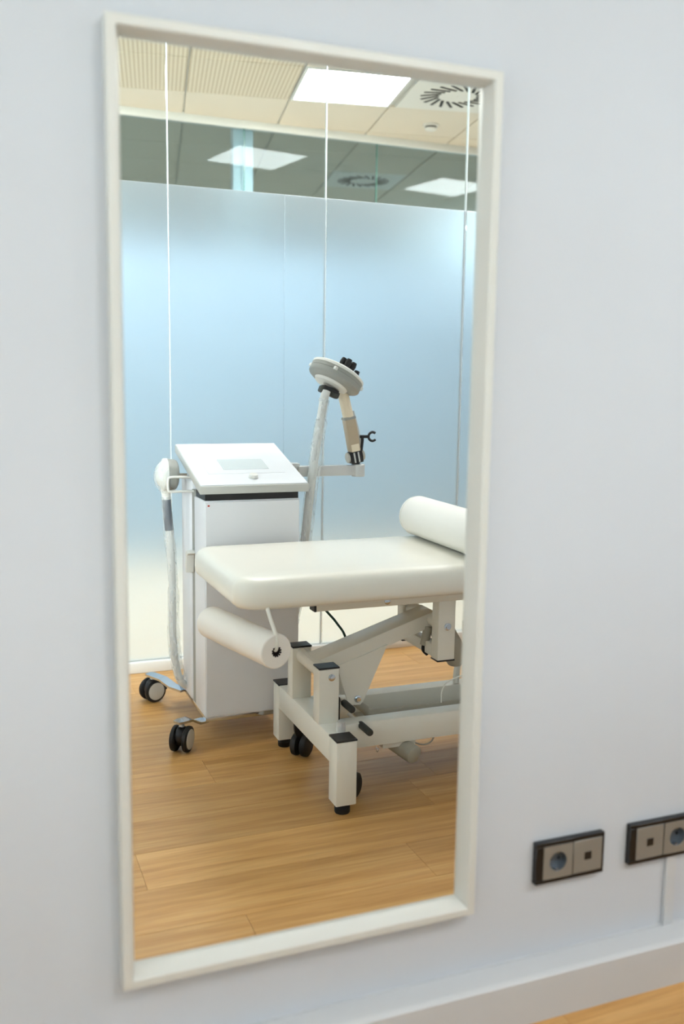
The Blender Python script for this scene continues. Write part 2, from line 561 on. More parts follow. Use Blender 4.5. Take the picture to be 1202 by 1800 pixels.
for i in range(-9, 9):
    for j in range(-8, 9):
        x, d = cell(i, j)
        if not (CX0 + 0.05 < x < CX1 - 0.05 and 0.1 < d < D_END - 0.1) or (i, j) in LIGHT_CELLS or (i, j) in OTHER:
            continue
        ribbed = i < 0 and -2 <= j <= 0
        w = world_point((x, d, Z_C)) - ceiling.location
        piece('ceiling_tile', rib_me if ribbed else tile_me, ceiling, w, GA)

def light_panel(i, j, label, group, glow='corridor_panel_light'):
    x, d = cell(i, j)
    t = bpy.data.objects.new('light_panel', None)
    COL.objects.link(t)
    t.location = world_point((x, d, Z_C - 0.004)); t.rotation_euler = (0, 0, GA)
    tag(t, label, 'ceiling light', group)
    fr = MB(False)
    o, s = h, h - 0.016
    for a, b in (((-o, -o), (o, -s)), ((-o, s), (o, o)), ((-o, -s), (-s, s)), ((s, -s), (o, s))):
        fr.box((a[0], a[1], -0.002), (b[0], b[1], 0.012), 0.0015, 1)
    me = fr.mesh('frame'); me.materials.append(MATS['white_rail'])
    piece('frame', me, t, (0, 0, 0))
    me = MB(False).box((-s, -s, 0.002), (s, s, 0.010)).mesh('light_diffuser'); me.materials.append(MATS['white_rail']); me.materials.append(MATS[glow])
    for f in me.polygons:
        f.material_index = 1 if f.normal.z < -0.5 else 0      # only the underside glows
    piece('light_diffuser', me, t, (0, 0, 0))
light_panel(0, 0, 'square white ceiling light above the corridor, at the top of the mirror picture', 'corridor ceiling lights')
light_panel(3, 0, 'square corridor ceiling light to the right of the round air diffuser', 'corridor ceiling lights')
light_panel(-3, 0, 'square corridor ceiling light left of the ribbed tiles', 'corridor ceiling lights')
light_panel(-6, 4, 'added unseen ceiling light in the room beyond the corridor, left of the glass post', 'added ceiling lights beyond the corridor', 'added_panel_light')  # added out of view to brighten the ceiling beyond the corridor
light_panel(4, 7, 'added unseen ceiling light in the room beyond the corridor, right of the glass post', 'added ceiling lights beyond the corridor', 'added_panel_light')  # second added panel, out of view, for the same brightening
light_panel(-1, -3, 'square ceiling light inside the room above the therapy device', 'treatment room ceiling lights', 'room_panel_light')
light_panel(2, -3, 'square ceiling light inside the room above the head end of the couch', 'treatment room ceiling lights', 'room_panel_light')

# ------------------------------------------------------------------ glass partitions
JW, J0 = 0.665, 0.770
def partition(name, D, x_a, x_b, joints, film_top, pane_mat, film_mat, extra_seams=(), head=0.04, head_d=0.03, joint=0.0045, joint_mat='joint_clear'):
    t = Thing(name, ((x_a + x_b) / 2, D, 0), kind='structure')
    t.part('base_rail', t.mb().box((x_a, D - 0.03, 0), (x_b, D + 0.03, 0.046), 0.004), 'white_rail')
    t.part('head_rail', t.mb().box((x_a, D - head_d, Z_C - head), (x_b, D + head_d, Z_C + 0.012), 0.003), 'white_rail')
    xs = [x_a] + [j for j in joints if x_a + 0.05 < j < x_b - 0.05] + [x_b]
    for a, b in zip(xs, xs[1:]):
        t.part('pane', t.mb().box((a + 0.003, D - 0.005, 0.046), (b - 0.003, D + 0.005, Z_C - head)), pane_mat)
    for j in xs[1:-1]:
        t.part('joint_strip', t.mb().box((j - joint / 2, D - 0.0065, 0.046), (j + joint / 2, D + 0.0065, Z_C - head)), joint_mat)
    fs = sorted(xs + [s for s in extra_seams])
    for a, b in zip(fs, fs[1:]):
        t.part('frosted_film', t.mb().box((a + (0.0035 if a in xs else 0.0004), D - 0.009, 0.05), (b - (0.0015 if b in xs else 0.0004), D - 0.0062, film_top)), film_mat)
    return t
partition('wall_glass', D_GLASS, XL, 5.6, [J0 + k * JW for k in range(-3, 8)], 1.968, 'pane_glass', 'frosted_film', (1.253,))
far = partition('wall_glass_far', D_FAR, CX0, CX1, [1.725 + k * 0.93 for k in range(-3, 4)], 2.05, 'far_pane_glass', 'far_film', head=0.045, joint=0.005, joint_mat='glass_edge_green')
far.part('post', far.mb().box((1.66, D_FAR + 0.03, 0.0), (1.795, D_FAR + 0.10, Z_C), 0.004), 'white_rail')

# ------------------------------------------------------------------ ceiling fittings in the corridor
def air_diffuser(i, j, dx, label):
    x, d = cell(i, j)
    x += dx
    t = Thing('air_diffuser', (x, d, Z_C), label, 'air diffuser', 'round air diffusers')
    p = t.part('plate', t.mb().box((x - h, d - h, Z_C - 0.002), (x + h, d + h, Z_C + 0.014), 0.003, 1), 'diffuser_white')
    n = 20
    for k in range(n):
        a = 2 * math.pi * k / n
        c = Vector((x + 0.16 * math.cos(a), d + 0.16 * math.sin(a), Z_C - 0.003))
        rot = Matrix.Rotation(a - 0.5, 3, 'Z')
        mb = t.mb().box((-0.06 + c.x, -0.0085 + c.y, -0.002 + c.z), (0.06 + c.x, 0.0085 + c.y, 0.002 + c.z), 0.0008, 1, rot)
        t.part('slot', mb, 'slot_black')
    t.part('centre_screw', t.mb().cyl((x, d, Z_C - 0.004), (x, d, Z_C), 0.008, 12), 'diffuser_white')
    t.o.rotation_euler = (0, 0, GA)
air_diffuser(1, 0, 0.03, 'white ceiling tile with a round ring of black air slots, beside the corridor light')
air_diffuser(1, 4, 0.0, 'ring of black air slots dimly seen through the glass beyond the corridor')

def smoke_detector():
    x, d = cell(1, 1)
    x += 0.05
    t = Thing('smoke_detector', (x, d, Z_C), 'small round white smoke detector on the corridor ceiling', 'smoke detector')
    t.part('base', t.mb().lathe([(0, 0), (0.05, 0), (0.05, -0.012), (0.044, -0.016), (0, -0.016)], (x, d, Z_C), (0, 0, 1), 28), 'diffuser_white')
    t.part('sensing_slot', t.mb().lathe([(0, -0.016), (0.037, -0.016), (0.037, -0.026), (0, -0.026)], (x, d, Z_C), (0, 0, 1), 28), 'slot_black')
    t.part('cap', t.mb().lathe([(0, -0.026), (0.04, -0.026), (0.036, -0.036), (0.02, -0.042), (0, -0.043)], (x, d, Z_C), (0, 0, 1), 28), 'diffuser_white')
smoke_detector()

# ------------------------------------------------------------------ wall mirror
def framed_mirror():
    # opening at the front face, narrowing to the glass: the inner faces slope
    fx0, fx1, fz0, fz1, yf = 0.2161, 0.8278, 0.2468, 1.7030, -0.027
    gx0, gx1, gz0, gz1 = 0.2225, 0.8194, 0.2566, 1.6975
    w, yb = 0.016, 0.003
    t = Thing('framed_mirror', (0.52, yb, fz0 - w), 'tall rectangular mirror in a thin white frame on the wall', 'mirror', room=False)
    def bar(name, quads):
        """quads: front-outer, front-inner, glass-inner, back-outer corner for both ends"""
        bm = bmesh.new()
        A = [bm.verts.new(p) for p in quads[0]]; B = [bm.verts.new(p) for p in quads[1]]
        n = len(A)
        for k in range(n):
            bm.faces.new((A[k], A[(k + 1) % n], B[(k + 1) % n], B[k]))
        bm.faces.new(A[::-1]); bm.faces.new(B)
        bmesh.ops.recalc_face_normals(bm, faces=bm.faces[:])
        m = t.mb(); m._add(bm)
        t.part(name, m, 'mirror_frame_paint', sharp=25)
    def corner(px, pz, gx, gz, sx, sz):
        """mitred profile at one corner"""
        ox, oz = px + sx * w, pz + sz * w
        e = 0.002
        return [(ox, yb, oz), (ox, yf + e, oz), (ox - sx * e, yf, oz - sz * e), (px + sx * e, yf, pz + sz * e), (px, yf + e, pz), (gx, 0.0, gz), (gx, yb, gz)]
    tl = corner(fx0, fz1, gx0, gz1, -1, 1); tr = corner(fx1, fz1, gx1, gz1, 1, 1)
    bl = corner(fx0, fz0, gx0, gz0, -1, -1); br = corner(fx1, fz0, gx1, gz0, 1, -1)
    bar('frame_stile', (bl, tl)); bar('frame_stile', (br, tr)); bar('frame_rail', (tl, tr)); bar('frame_rail', (bl, br))
    t.part('mirror_glass', t.mb().box((gx0, 0.0, gz0), (gx1, 0.0025, gz1)), 'mirror_silver', label='silvered mirror glass reflecting the treatment room')
framed_mirror()

# ------------------------------------------------------------------ sockets and trunking on the wall
def double_socket(x, z, order, label):
    W, H = 0.1575, 0.0844
    t = Thing('double_socket', (x + W / 2, 0.003, z), label, 'power socket', 'double sockets in black frames', room=False)
    m = t.mb()
    ix0, iz0, iw, ih = 0.0165, 0.0085, 0.0665, 0.0675
    # black surround: outer ring round two inserts
    ins = [(x + ix0 + k * (iw + 0.0024), z + iz0) for k in range(2)]
    xa, xb, za, zb = x, x + W, z, z + H
    ia, ib, ja, jb = ins[0][0], ins[1][0] + iw, ins[0][1], ins[0][1] + ih
    y0, y1 = -0.0105, 0.003
    for a, b in (((xa, za), (xb, ja)), ((xa, jb), (xb, zb)), ((xa, ja), (ia, jb)), ((ib, ja), (xb, jb)), ((ins[0][0] + iw, ja), (ins[1][0], jb))):
        m.box((a[0], y0, a[1]), (b[0], y1, b[1]), 0.0009, 1)
    t.part('surround', m, 'socket_black')
    for (a, b), kind in zip(ins, order):
        cx, cz = a + iw / 2, b + ih / 2
        if kind == 'power':
            n = 40
            mm = bmesh.new()
            inner, outer = [], []
            R = 0.0195
            for k in range(n):
                an = 2 * math.pi * k / n
                c, s = math.cos(an), math.sin(an)
                q = min(iw / 2 / max(abs(c), 1e-6), ih / 2 / max(abs(s), 1e-6))
                inner.append(mm.verts.new((cx + R * c, -0.0115, cz + R * s)))
                outer.append(mm.verts.new((cx + q * c, -0.0115, cz + q * s)))
            back_o = [mm.verts.new((v.co.x, 0.0025, v.co.z)) for v in outer]
            back_i = [mm.verts.new((v.co.x, 0.0025, v.co.z)) for v in inner]
            for k in range(n):
                j = (k + 1) % n
                mm.faces.new((inner[k], inner[j], outer[j], outer[k]))
                mm.faces.new((outer[k], outer[j], back_o[j], back_o[k]))
                mm.faces.new((inner[k], inner[j], back_i[j], back_i[k]))
                mm.faces.new((back_i[k], back_i[j], back_o[j], back_o[k]))
            pm = t.mb(); pm._add(mm)
            p = t.part('socket_insert', pm, 'socket_metal')
            t.part('socket_cup', t.mb().lathe([(R, -0.011), (R - 0.0008, 0.0), (R - 0.002, 0.002), (0, 0.0025)], (cx, 0, cz), (0, 1, 0), 32), 'socket_cup', p)
            for sx in (-1, 1):
                t.part('contact_hole', t.mb().cyl((cx + sx * 0.0095, 0.0005, cz), (cx + sx * 0.0095, 0.0028, cz), 0.0026, 12), 'socket_black', p)
            for sz in (-1, 1):
                t.part('earth_clip', t.mb().box((cx - 0.003, -0.009, cz + sz * 0.0178 - 0.0012), (cx + 0.003, 0.002, cz + sz * 0.0178 + 0.0012)), 'chrome', p)
        else:
            p = t.part('data_insert', t.mb().box((a, -0.0115, b), (a + iw, 0.0025, b + ih), 0.001, 1), 'socket_metal')
            t.part('data_port', t.mb().box((cx - 0.0085, -0.0122, cz - 0.0085), (cx + 0.0085, -0.006, cz + 0.0085), 0.0008, 1), 'socket_black', p)
double_socket(0.9855, 0.2510, ('power', 'data'), 'black framed double socket with the round outlet on its left, nearest the mirror')
double_socket(1.2055, 0.2520, ('data', 'power'), 'black framed double socket above the white cable trunking, cut by the picture edge')
tr = MB(False).box((1.3065, -0.006, 0.094), (1.3320, 0.003, 0.2515), 0.0015, 1)
single('cable_trunking', tr, 'skirting_paint', (1.32, 0.006, 0.094), 'narrow white cable trunking from the right socket down to the skirting', 'trunking')

# ------------------------------------------------------------------ treatment couch
def couch():
    t = Thing('treatment_couch', (1.6, 1.205, 0), 'cream height-adjustable treatment couch with a padded vinyl top, seen in the mirror', 'treatment couch')
    P, M = t.part, t.mb
    # base: two cross members with legs, two long rails
    XF, XE = 0.918, 2.45
    for xa, first in ((XF, True), (XE - 0.062, False)):
        cb = P('base_crossbar', M().box((xa + 0.002, 0.97, 0.140), (xa + 0.060, 1.44, 0.219), 0.003), 'couch_paint')
        for ya in (0.912, 1.436):
            lg = P('leg', M().box((xa, ya, 0.030), (xa + 0.062, ya + 0.060, 0.217), 0.003), 'couch_paint')
            P('end_cap', M().box((xa - 0.001, ya - 0.001, 0.217), (xa + 0.063, ya + 0.061, 0.2225), 0.0015, 1), 'black_plastic', lg)
            P('levelling_foot', M().lathe([(0, 0.0), (0.021, 0.0), (0.0225, 0.004), (0.0225, 0.016), (0.016, 0.024), (0.010, 0.026), (0.010, 0.034), (0, 0.034)], (xa + 0.031, ya + 0.03, 0.0), (0, 0, 1), 24), 'black_rubber', lg)
        for ya in (1.06, 1.30):
            up = P('pivot_upright', M().box((xa + 0.001, ya, 0.217), (xa + 0.064, ya + 0.050, 0.382), 0.003), 'couch_paint')
            P('end_cap', M().box((xa, ya - 0.001, 0.382), (xa + 0.065, ya + 0.051, 0.3875), 0.0015, 1), 'black_plastic', up)
            s = ya if ya < 1.2 else ya + 0.05
            dr = -1 if ya < 1.2 else 1
            P('bolt', M().lathe([(0, 0), (0.0105, 0), (0.0105, 0.0025), (0.007, 0.003), (0.007, 0.008), (0, 0.0085)], (xa + 0.040, s, 0.357), (0, dr, 0), 18), 'chrome', up)
        P('pivot_shaft', M().cyl((xa + 0.036, 1.11, 0.357), (xa + 0.036, 1.30, 0.357), 0.024, 24), 'couch_paint')
    for ya in (1.06, 1.285):
        P('base_rail', M().box((0.978, ya, 0.130), (XE - 0.062, ya + 0.055, 0.208), 0.003), 'couch_paint')
    P('base_tray', M().box((1.12, 1.118, 0.150), (2.2, 1.283, 0.156), 0.002, 1), 'motor_grey')
    # lift arms, one per pivot, with their gusset plates
    def arm(xa, za, xb, zb, flip):
        d = Vector((xb - xa, zb - za)).normalized()
        n = Vector((-d.y, d.x))
        if n.y < 0: n = -n
        a, b = Vector((xa, za)), Vector((xb, zb))
        poly = [a + n * 0.024 - d * 0.012, a - n * 0.022 - d * 0.012, b - n * 0.022 + d * 0.012, b + n * 0.024 + d * 0.012]
        ar = P('lift_arm', M().prism([(p.x, p.y) for p in poly], 'y', 1.155, 1.25, 0.003), 'couch_paint')
        if not flip:
            g = [(0.985, 0.352), (1.012, 0.350), (1.046, 0.243), (1.055, 0.232), (1.088, 0.230), (1.098, 0.240), (1.176, 0.412), (1.10, 0.386)]
            P('gusset_plate', M().prism(g, 'y', 1.150, 1.156, 0.001, 1), 'couch_paint', ar)
            P('gusset_plate', M().prism(g, 'y', 1.249, 1.255, 0.001, 1), 'couch_paint', ar)
            P('gusset_bolt', M().lathe([(0, 0), (0.011, 0), (0.011, 0.004), (0.007, 0.006), (0.007, 0.012), (0, 0.0125)], (1.078, 1.150, 0.250), (0, -1, 0), 16), 'chrome', ar)
    arm(0.955, 0.357, 1.333, 0.477, False)
    arm(2.42, 0.357, 2.04, 0.477, True)
    # actuator between the arms
    P('actuator_body', M().tube([(1.078, 1.205, 0.240), (1.13, 1.205, 0.190), (1.20, 1.205, 0.172), (1.75, 1.205, 0.172)], 0.014, 16, sub=2), 'motor_grey')
    P('actuator_housing', M().lathe([(0, 0), (0.034, 0), (0.038, 0.006), (0.038, 0.12), (0.03, 0.13), (0, 0.13)], (1.372, 1.16, 0.43), (0.25, 0.1, -0.35), 24), 'motor_grey')
    P('actuator_cover', M().box((1.345, 1.13, 0.405), (1.40, 1.20, 0.475), 0.012, 3), 'motor_grey')
    P('actuator_plug', M().cyl((1.318, 1.16, 0.455), (1.306, 1.16, 0.395), 0.014, 14), 'motor_grey')
    P('plug_boot', M().tube([(1.306, 1.16, 0.398), (1.305, 1.16, 0.38), (1.318, 1.16, 0.366)], 0.0075, 10), 'black_rubber')
    # upper frame: rails under the top, hanging posts, lower ties
    for ya in (1.06, 1.31):
        ur = P('upper_rail', M().box((0.908, ya, 0.556), (2.47, ya + 0.040, 0.594), 0.0025), 'couch_paint')
        P('end_cap', M().box((0.902, ya - 0.0005, 0.5555), (0.909, ya + 0.0405, 0.5945), 0.001, 1), 'black_plastic', ur)
        if ya < 1.2:
            for bx in (1.13, 1.62, 2.1):
                P('bolt', M().lathe([(0, 0), (0.0095, 0), (0.0095, 0.003), (0.006, 0.005), (0, 0.0055)], (bx, ya, 0.571), (0, -1, 0), 18), 'chrome', ur)
    for xa in (1.302, 2.0):
        for ya in (1.06, 1.31):
            hp = P('hanging_post', M().box((xa, ya + 0.001, 0.372), (xa + 0.058, ya + 0.045, 0.557), 0.003), 'couch_paint')
            P('end_cap', M().box((xa - 0.001, ya, 0.368), (xa + 0.059, ya + 0.046, 0.3725), 0.001, 1), 'black_plastic', hp)
            s = ya + 0.001 if ya < 1.2 else ya + 0.045
            P('bolt', M().lathe([(0, 0), (0.0115, 0), (0.0115, 0.0025), (0.0075, 0.003), (0.0075, 0.009), (0, 0.0095)], (xa + 0.031, s, 0.477), (0, -1 if ya < 1.2 else 1, 0), 18), 'chrome', hp)
        P('post_tie', M().box((xa + 0.002, 1.104, 0.374), (xa + 0.036, 1.312, 0.412), 0.003), 'couch_paint')
        P('pivot_shaft', M().cyl((xa + 0.031, 1.104, 0.477), (xa + 0.031, 1.312, 0.477), 0.022, 24), 'couch_paint')
    P('top_board', M().box((0.72, 0.98, 0.594), (2.52, 1.43, 0.606), 0.003), 'couch_paint')
    # cushion
    prof = [(0.055, 0.603), (0.026, 0.604), (0.014, 0.607), (0.006, 0.614), (0.002, 0.625), (0.0, 0.640), (0.0005, 0.656), (0.003, 0.669), (0.008, 0.678), (0.015, 0.685), (0.025, 0.689), (0.045, 0.6915), (0.10, 0.6925), (0.18, 0.693), (0.26, 0.693)]
    cu = P('cushion', M().loft_roundrect(0.640, 2.60, 0.922, 1.492, 0.070, prof, 10), 'couch_vinyl', sharp=60)
    P('seam_piping', M().tube([(0.70, 0.955, 0.6045), (1.2, 0.955, 0.6045), (2.54, 0.955, 0.6045)], 0.0022, 8, sub=1), 'couch_vinyl', cu)
    # pedals
    P('pedal_bracket', M().box((0.980, 1.085, 0.215), (0.996, 1.155, 0.285), 0.002, 1), 'black_plastic')
    for (x, z, ya, yb, yc) in ((1.015, 0.260, 1.175, 1.100, 1.036), (1.055, 0.200, 1.160, 1.066, 0.994)):
        pr = P('pedal_rod', M().cyl((x, ya, z), (x, yb, z), 0.006, 12), 'couch_paint')
        P('pedal_grip', M().cyl((x, yb + 0.006, z), (x, yc, z), 0.0105, 16, 0.003), 'charcoal_rubber', pr)
    P('stub_post', M().lathe([(0, 0), (0.0135, 0), (0.0135, 0.018), (0.0125, 0.021), (0.0125, 0.028), (0, 0.029)], (0.962, 0.992, 0.219), (0, 0, 1), 20), 'satin_aluminium')
    # drive motor below the near rail
    mo = P('drive_motor', M().lathe([(0, 0), (0.022, 0.0), (0.0275, 0.004), (0.0285, 0.010), (0.0285, 0.11), (0.0325, 0.115), (0.0325, 0.135), (0, 0.135)], (1.222, 1.035, 0.092), (-0.32, 1, 0.18), 28), 'motor_grey')
    P('motor_mount', M().box((1.13, 1.07, 0.112), (1.24, 1.13, 0.131), 0.003), 'couch_paint', mo)
    P('spring_clip', M().tube([(1.105, 1.062, 0.128), (1.104, 1.060, 0.118), (1.108, 1.060, 0.110), (1.111, 1.060, 0.117), (1.107, 1.062, 0.122)], 0.0014, 6), 'chrome', mo)
    P('motor_lead', M().tube([(1.245, 1.09, 0.110), (1.272, 1.08, 0.104), (1.292, 1.07, 0.114), (1.302, 1.07, 0.130)], 0.0026, 8), 'motor_grey', mo)
    P('looped_lead', M().tube([(1.345, 1.11, 0.22), (1.352, 1.12, 0.255), (1.385, 1.14, 0.275), (1.45, 1.15, 0.29)], 0.0022, 8), 'couch_paint')
    P('rear_strut', M().tube([(1.50, 1.30, 0.21), (1.505, 1.30, 0.27), (1.53, 1.30, 0.31), (1.53, 1.30, 0.42)], 0.011, 10), 'couch_paint')
    # transport castors
    for (x, y, sx) in ((0.974, 1.365, 1), (1.006, 1.030, 1), (2.36, 1.365, -1), (2.36, 1.030, -1)):
        ca = P('castor_fork', M().prism([(x - 0.030 * sx, 0.141), (x + 0.004 * sx, 0.141), (x + 0.022 * sx, 0.070), (x + 0.012 * sx, 0.040), (x - 0.012 * sx, 0.040), (x - 0.026 * sx, 0.085)], 'y', y - 0.006, y + 0.006, 0.0015, 1), 'black_plastic')
        for s in (-1, 1):
            P('castor_wheel', M().lathe([(0, -0.012), (0.030, -0.012), (0.0365, -0.008), (0.0375, 0), (0.0365, 0.008), (0.030, 0.012), (0, 0.012)], (x + s * 0.0165 * 0.70, y - s * 0.0165 * 0.71, 0.0375), (0.70, -0.71, 0), 28), 'black_rubber', ca)
    # paper roll holder: bent rod from the underside of the top through the roll
    P('roll_holder', M().tube([(0.722, 0.930, 0.612), (0.727, 0.918, 0.585), (0.737, 0.903, 0.545), (0.738, 0.899, 0.512), (0.734, 0.908, 0.502), (0.722, 0.950, 0.500)], 0.0055, 10), 'couch_paint')
    return t
couch()

def paper_roll():
    p0, p1 = Vector((0.738, 0.898, 0.500)), Vector((0.648, 1.262, 0.500))
    ax = p1 - p0
    L = ax.length
    t = Thing('paper_roll', (p0 + p1) / 2 - Vector((0, 0, 0.046)), 'white paper couch roll hanging below the foot end of the treatment couch', 'paper roll')
    R, r = 0.047, 0.0125
    prof = [(r, 0.0), (R - 0.003, 0.0), (R - 0.0005, 0.002), (R, 0.006), (R, L * 0.5), (R * 1.01, L * 0.52), (R, L - 0.008), (R - 0.003, L - 0.001), (r, L), (r, 0.0)]
    t.part('paper', t.mb().lathe(prof, p0, ax, 40), 'paper_white')
    t.part('core', t.mb().lathe([(0, 0.004), (r + 0.0005, 0.004), (r + 0.0005, L - 0.004), (0, L - 0.004)], p0, ax, 14), 'dark_core')
    # torn, ragged core edge
    rg = t.mb()
    q = Vector((0, 0, 1)).rotation_difference(ax.normalized()).to_matrix()
    rng = random.Random(5)
    for k in range(12):
        a = 2 * math.pi * k / 12
        c = p0 + q @ Vector((r * math.cos(a), r * math.sin(a), 0))
        rg.box(c - Vector((0.0024, 0.001, 0.0024)), c + Vector((0.0024, 0.001, 0.0024)), 0.0006, 1, Matrix.Rotation(rng.random() * 3, 3, 'Y'))
    t.part('torn_core_edge', rg, 'dark_core')
paper_roll()

def bolster():
    R = 0.067
    y0, y1 = 0.945, 1.475
    zb = 0.6945
    prof = [(0, 0.0), (0.045, 0.001), (0.058, 0.006), (0.065, 0.016), (R, 0.032), (R, 0.26), (R, y1 - y0 - 0.032), (0.065, y1 - y0 - 0.016), (0.058, y1 - y0 - 0.006), (0.045, y1 - y0 - 0.001), (0, y1 - y0)]
    t = Thing('bolster', (1.405, (y0 + y1) / 2, 0.692), 'white cylindrical bolster cushion lying across the treatment couch', 'bolster')
    t.part('cover', t.mb().lathe(prof, (1.405, y0, zb + R), (0.02, 1, 0), 40), 'bolster_vinyl', sharp=60)
    t.part('end_seam', t.mb().lathe([(R - 0.0018, -0.0015), (R + 0.001, -0.0015), (R + 0.001, 0.0015), (R - 0.0018, 0.0015), (R - 0.0018, -0.0015)], (1.405 + 0.01, y1 - 0.03, zb + R), (0.02, 1, 0), 40), 'bolster_vinyl')
bolster()

# ------------------------------------------------------------------ physiotherapy device on castors
def device():
    t = Thing('therapy_device', (0.86, 1.75, 0), 'white wheeled therapy device with sloping console and two applicators, behind the couch foot', 'medical device')
    P, M = t.part, t.mb
    X0, X1 = 0.697, 1.020
    body = P('body', M().box((X0, 1.535, 0.100), (X1, 1.680, 0.824), 0.004), 'device_white')
    P('front_panel', M().box((X0 + 0.003, 1.531, 0.104), (X1 - 0.003, 1.537, 0.820), 0.0015, 1), 'device_white', body)
    P('maker_mark', M().box((X0 + 0.010, 1.5295, 0.806), (X0 + 0.0165, 1.5315, 0.811)), 'red_print', body, label='tiny red printed mark')
    P('slot', M().box((X0 + 0.004, 1.540, 0.822), (X1 - 0.004, 1.67, 0.846)), 'black_plastic', body, label='black gap below the console')
    col = P('rear_column', M().box((0.692, 1.725, 0.100), (X1 + 0.004, 1.865, 0.880), 0.014, 4), 'device_white')
    P('column_rib', M().box((0.700, 1.678, 0.102), (X1 - 0.004, 1.727, 0.842), 0.001, 1), 'grey_plastic', col)
    P('cable_hook', M().prism([(1.700, 0.560), (1.712, 0.560), (1.712, 0.625), (1.690, 0.640), (1.665, 0.632), (1.690, 0.622)], 'x', 0.672, 0.699, 0.001, 1), 'pale_plastic', col)
    # console: sloping slab
    ya, za, yb, zb = 1.522, 0.872, 1.905, 0.981
    cp = [(ya, 0.846), (ya, za), (yb, zb), (yb, zb - 0.027)]
    con = P('console', M().prism(cp, 'x', 0.680, 1.048, 0.0025, 2), 'console_edge')
    sl = Vector((0, yb - ya, zb - za)).normalized()
    nn = Vector((0, -sl.z, sl.y))
    ang = math.atan2(sl.z, sl.y)
    rot = Matrix.Rotation(ang, 3, 'X')
    def on_slope(u, s, up=0.0):
        return Vector((0.680 + 0.368 * u, ya, za)) + Vector((0, yb - ya, zb - za)) * s + nn * up
    def slab(u0, u1, s0, s1, lo, hi, bev=0.0008):
        a, b = on_slope(u0, s0), on_slope(u1, s1)
        c = (a + b) / 2 + nn * ((lo + hi) / 2)
        L = (Vector((0, yb - ya, zb - za)) * (s1 - s0)).length
        dx = 0.368 * (u1 - u0)
        hv = Vector((dx / 2, L / 2, (hi - lo) / 2))
        return M().box(c - hv, c + hv, bev, 1, rot)
    P('console_top', slab(0.008, 0.992, 0.012, 0.99, -0.001, 0.0025), 'console_white', con)
    P('overlay_panel', slab(0.14, 0.86, 0.25, 0.95, 0.002, 0.0034), 'console_white', con)
    P('screen', slab(0.30, 0.73, 0.34, 0.58, 0.003, 0.0042), 'screen_glass', con, label='pale blue-grey display')
    kb = on_slope(0.525, 0.155, 0.002)
    P('control_knob', M().lathe([(0, 0), (0.0155, 0), (0.0155, 0.003), (0.0145, 0.004), (0.0145, 0.011), (0.0125, 0.013), (0, 0.0132)], kb, nn, 28), 'pale_plastic', con)
    P('knob_ring', M().lathe([(0.0150, 0.0), (0.0168, 0.0), (0.0168, 0.0025), (0.0150, 0.0025), (0.0150, 0.0)], kb, nn, 28), 'satin_aluminium', con)
    # base plate, chrome legs and castors
    P('base_plate', M().box((0.70, 1.545, 0.082), (1.03, 2.02, 0.100), 0.003), 'chrome')
    for sx, xa, xe in ((-1, 0.705, 0.612), (1, 1.02, 1.112)):
        for yw, yi in ((1.530, 1.575), (2.055, 1.90)):
            w = 0.020
            path = [(xa, yi, 0.080), (xa + (xe - xa) * 0.35, yi + (yw - yi) * 0.35, 0.082), (xa + (xe - xa) * 0.65, yi + (yw - yi) * 0.62, 0.100), (xe, yw, 0.102)]
            dirv = Vector((xe - xa, yw - yi, 0)).normalized()
            side = Vector((-dirv.y, dirv.x, 0)) * w
            bm = bmesh.new()
            rows = []
            pts = [Vector(p) for p in path]
            pts.append(pts[-1] + dirv * 0.018)
            for k, p in enumerate(pts):
                sd = side * (0.72 if k == len(pts) - 1 else 1.0)
                rows.append([bm.verts.new(p + sd + Vector((0, 0, 0.004))), bm.verts.new(p - sd + Vector((0, 0, 0.004))), bm.verts.new(p - sd - Vector((0, 0, 0.004))), bm.verts.new(p + sd - Vector((0, 0, 0.004)))])
            for A, B in zip(rows, rows[1:]):
                for k in range(4):
                    bm.faces.new((A[k], A[(k + 1) % 4], B[(k + 1) % 4], B[k]))
            bm.faces.new(rows[0][::-1]); bm.faces.new(rows[-1])
            bmesh.ops.recalc_face_normals(bm, faces=bm.faces[:])
            mb = M(); mb._add(bm)
            lg = P('base_leg', mb, 'chrome', sharp=50)
            # twin-wheel castor
            wa = Vector((0.82, -0.57, 0)).normalized() if yw < 1.8 else Vector((0.35, -0.94, 0)).normalized()
            c = Vector((xe - 0.004 * sx, yw, 0.0435))
            P('castor_stem', M().cyl((c.x, c.y, 0.060), (c.x, c.y, 0.099), 0.009, 16), 'satin_aluminium', lg)
            P('castor_hood', M().lathe([(0, -0.012), (0.030, -0.012), (0.034, 0), (0.030, 0.012), (0, 0.012)], c + Vector((0, 0, 0.010)), wa, 24), 'black_plastic', lg)
            P('castor_brake', M().box(c + Vector((-0.018, -0.018, -0.004)) - Vector((wa.y, -wa.x, 0)) * 0.040, c + Vector((0.018, 0.018, 0.004)) - Vector((wa.y, -wa.x, 0)) * 0.040, 0.003, 2), 'black_plastic', lg)
            for s in (-1, 1):
                o = c + wa * (0.021 * s)
                P('castor_wheel', M().lathe([(0, -0.009), (0.036, -0.009), (0.0425, -0.005), (0.0435, 0), (0.0425, 0.006), (0.036, 0.009), (0, 0.009)], o, wa * s, 32), 'black_rubber', lg)
                P('wheel_hub', M().lathe([(0, 0.007), (0.033, 0.007), (0.033, 0.0102), (0.030, 0.0112), (0, 0.0116)], o, wa * s, 32), 'hub_grey', lg)
    # ---- left applicator in its wire holder
    c = Vector((0.612, 1.755, 0.890))
    ax = Vector((-1, 0.0, 0.04)).normalized()
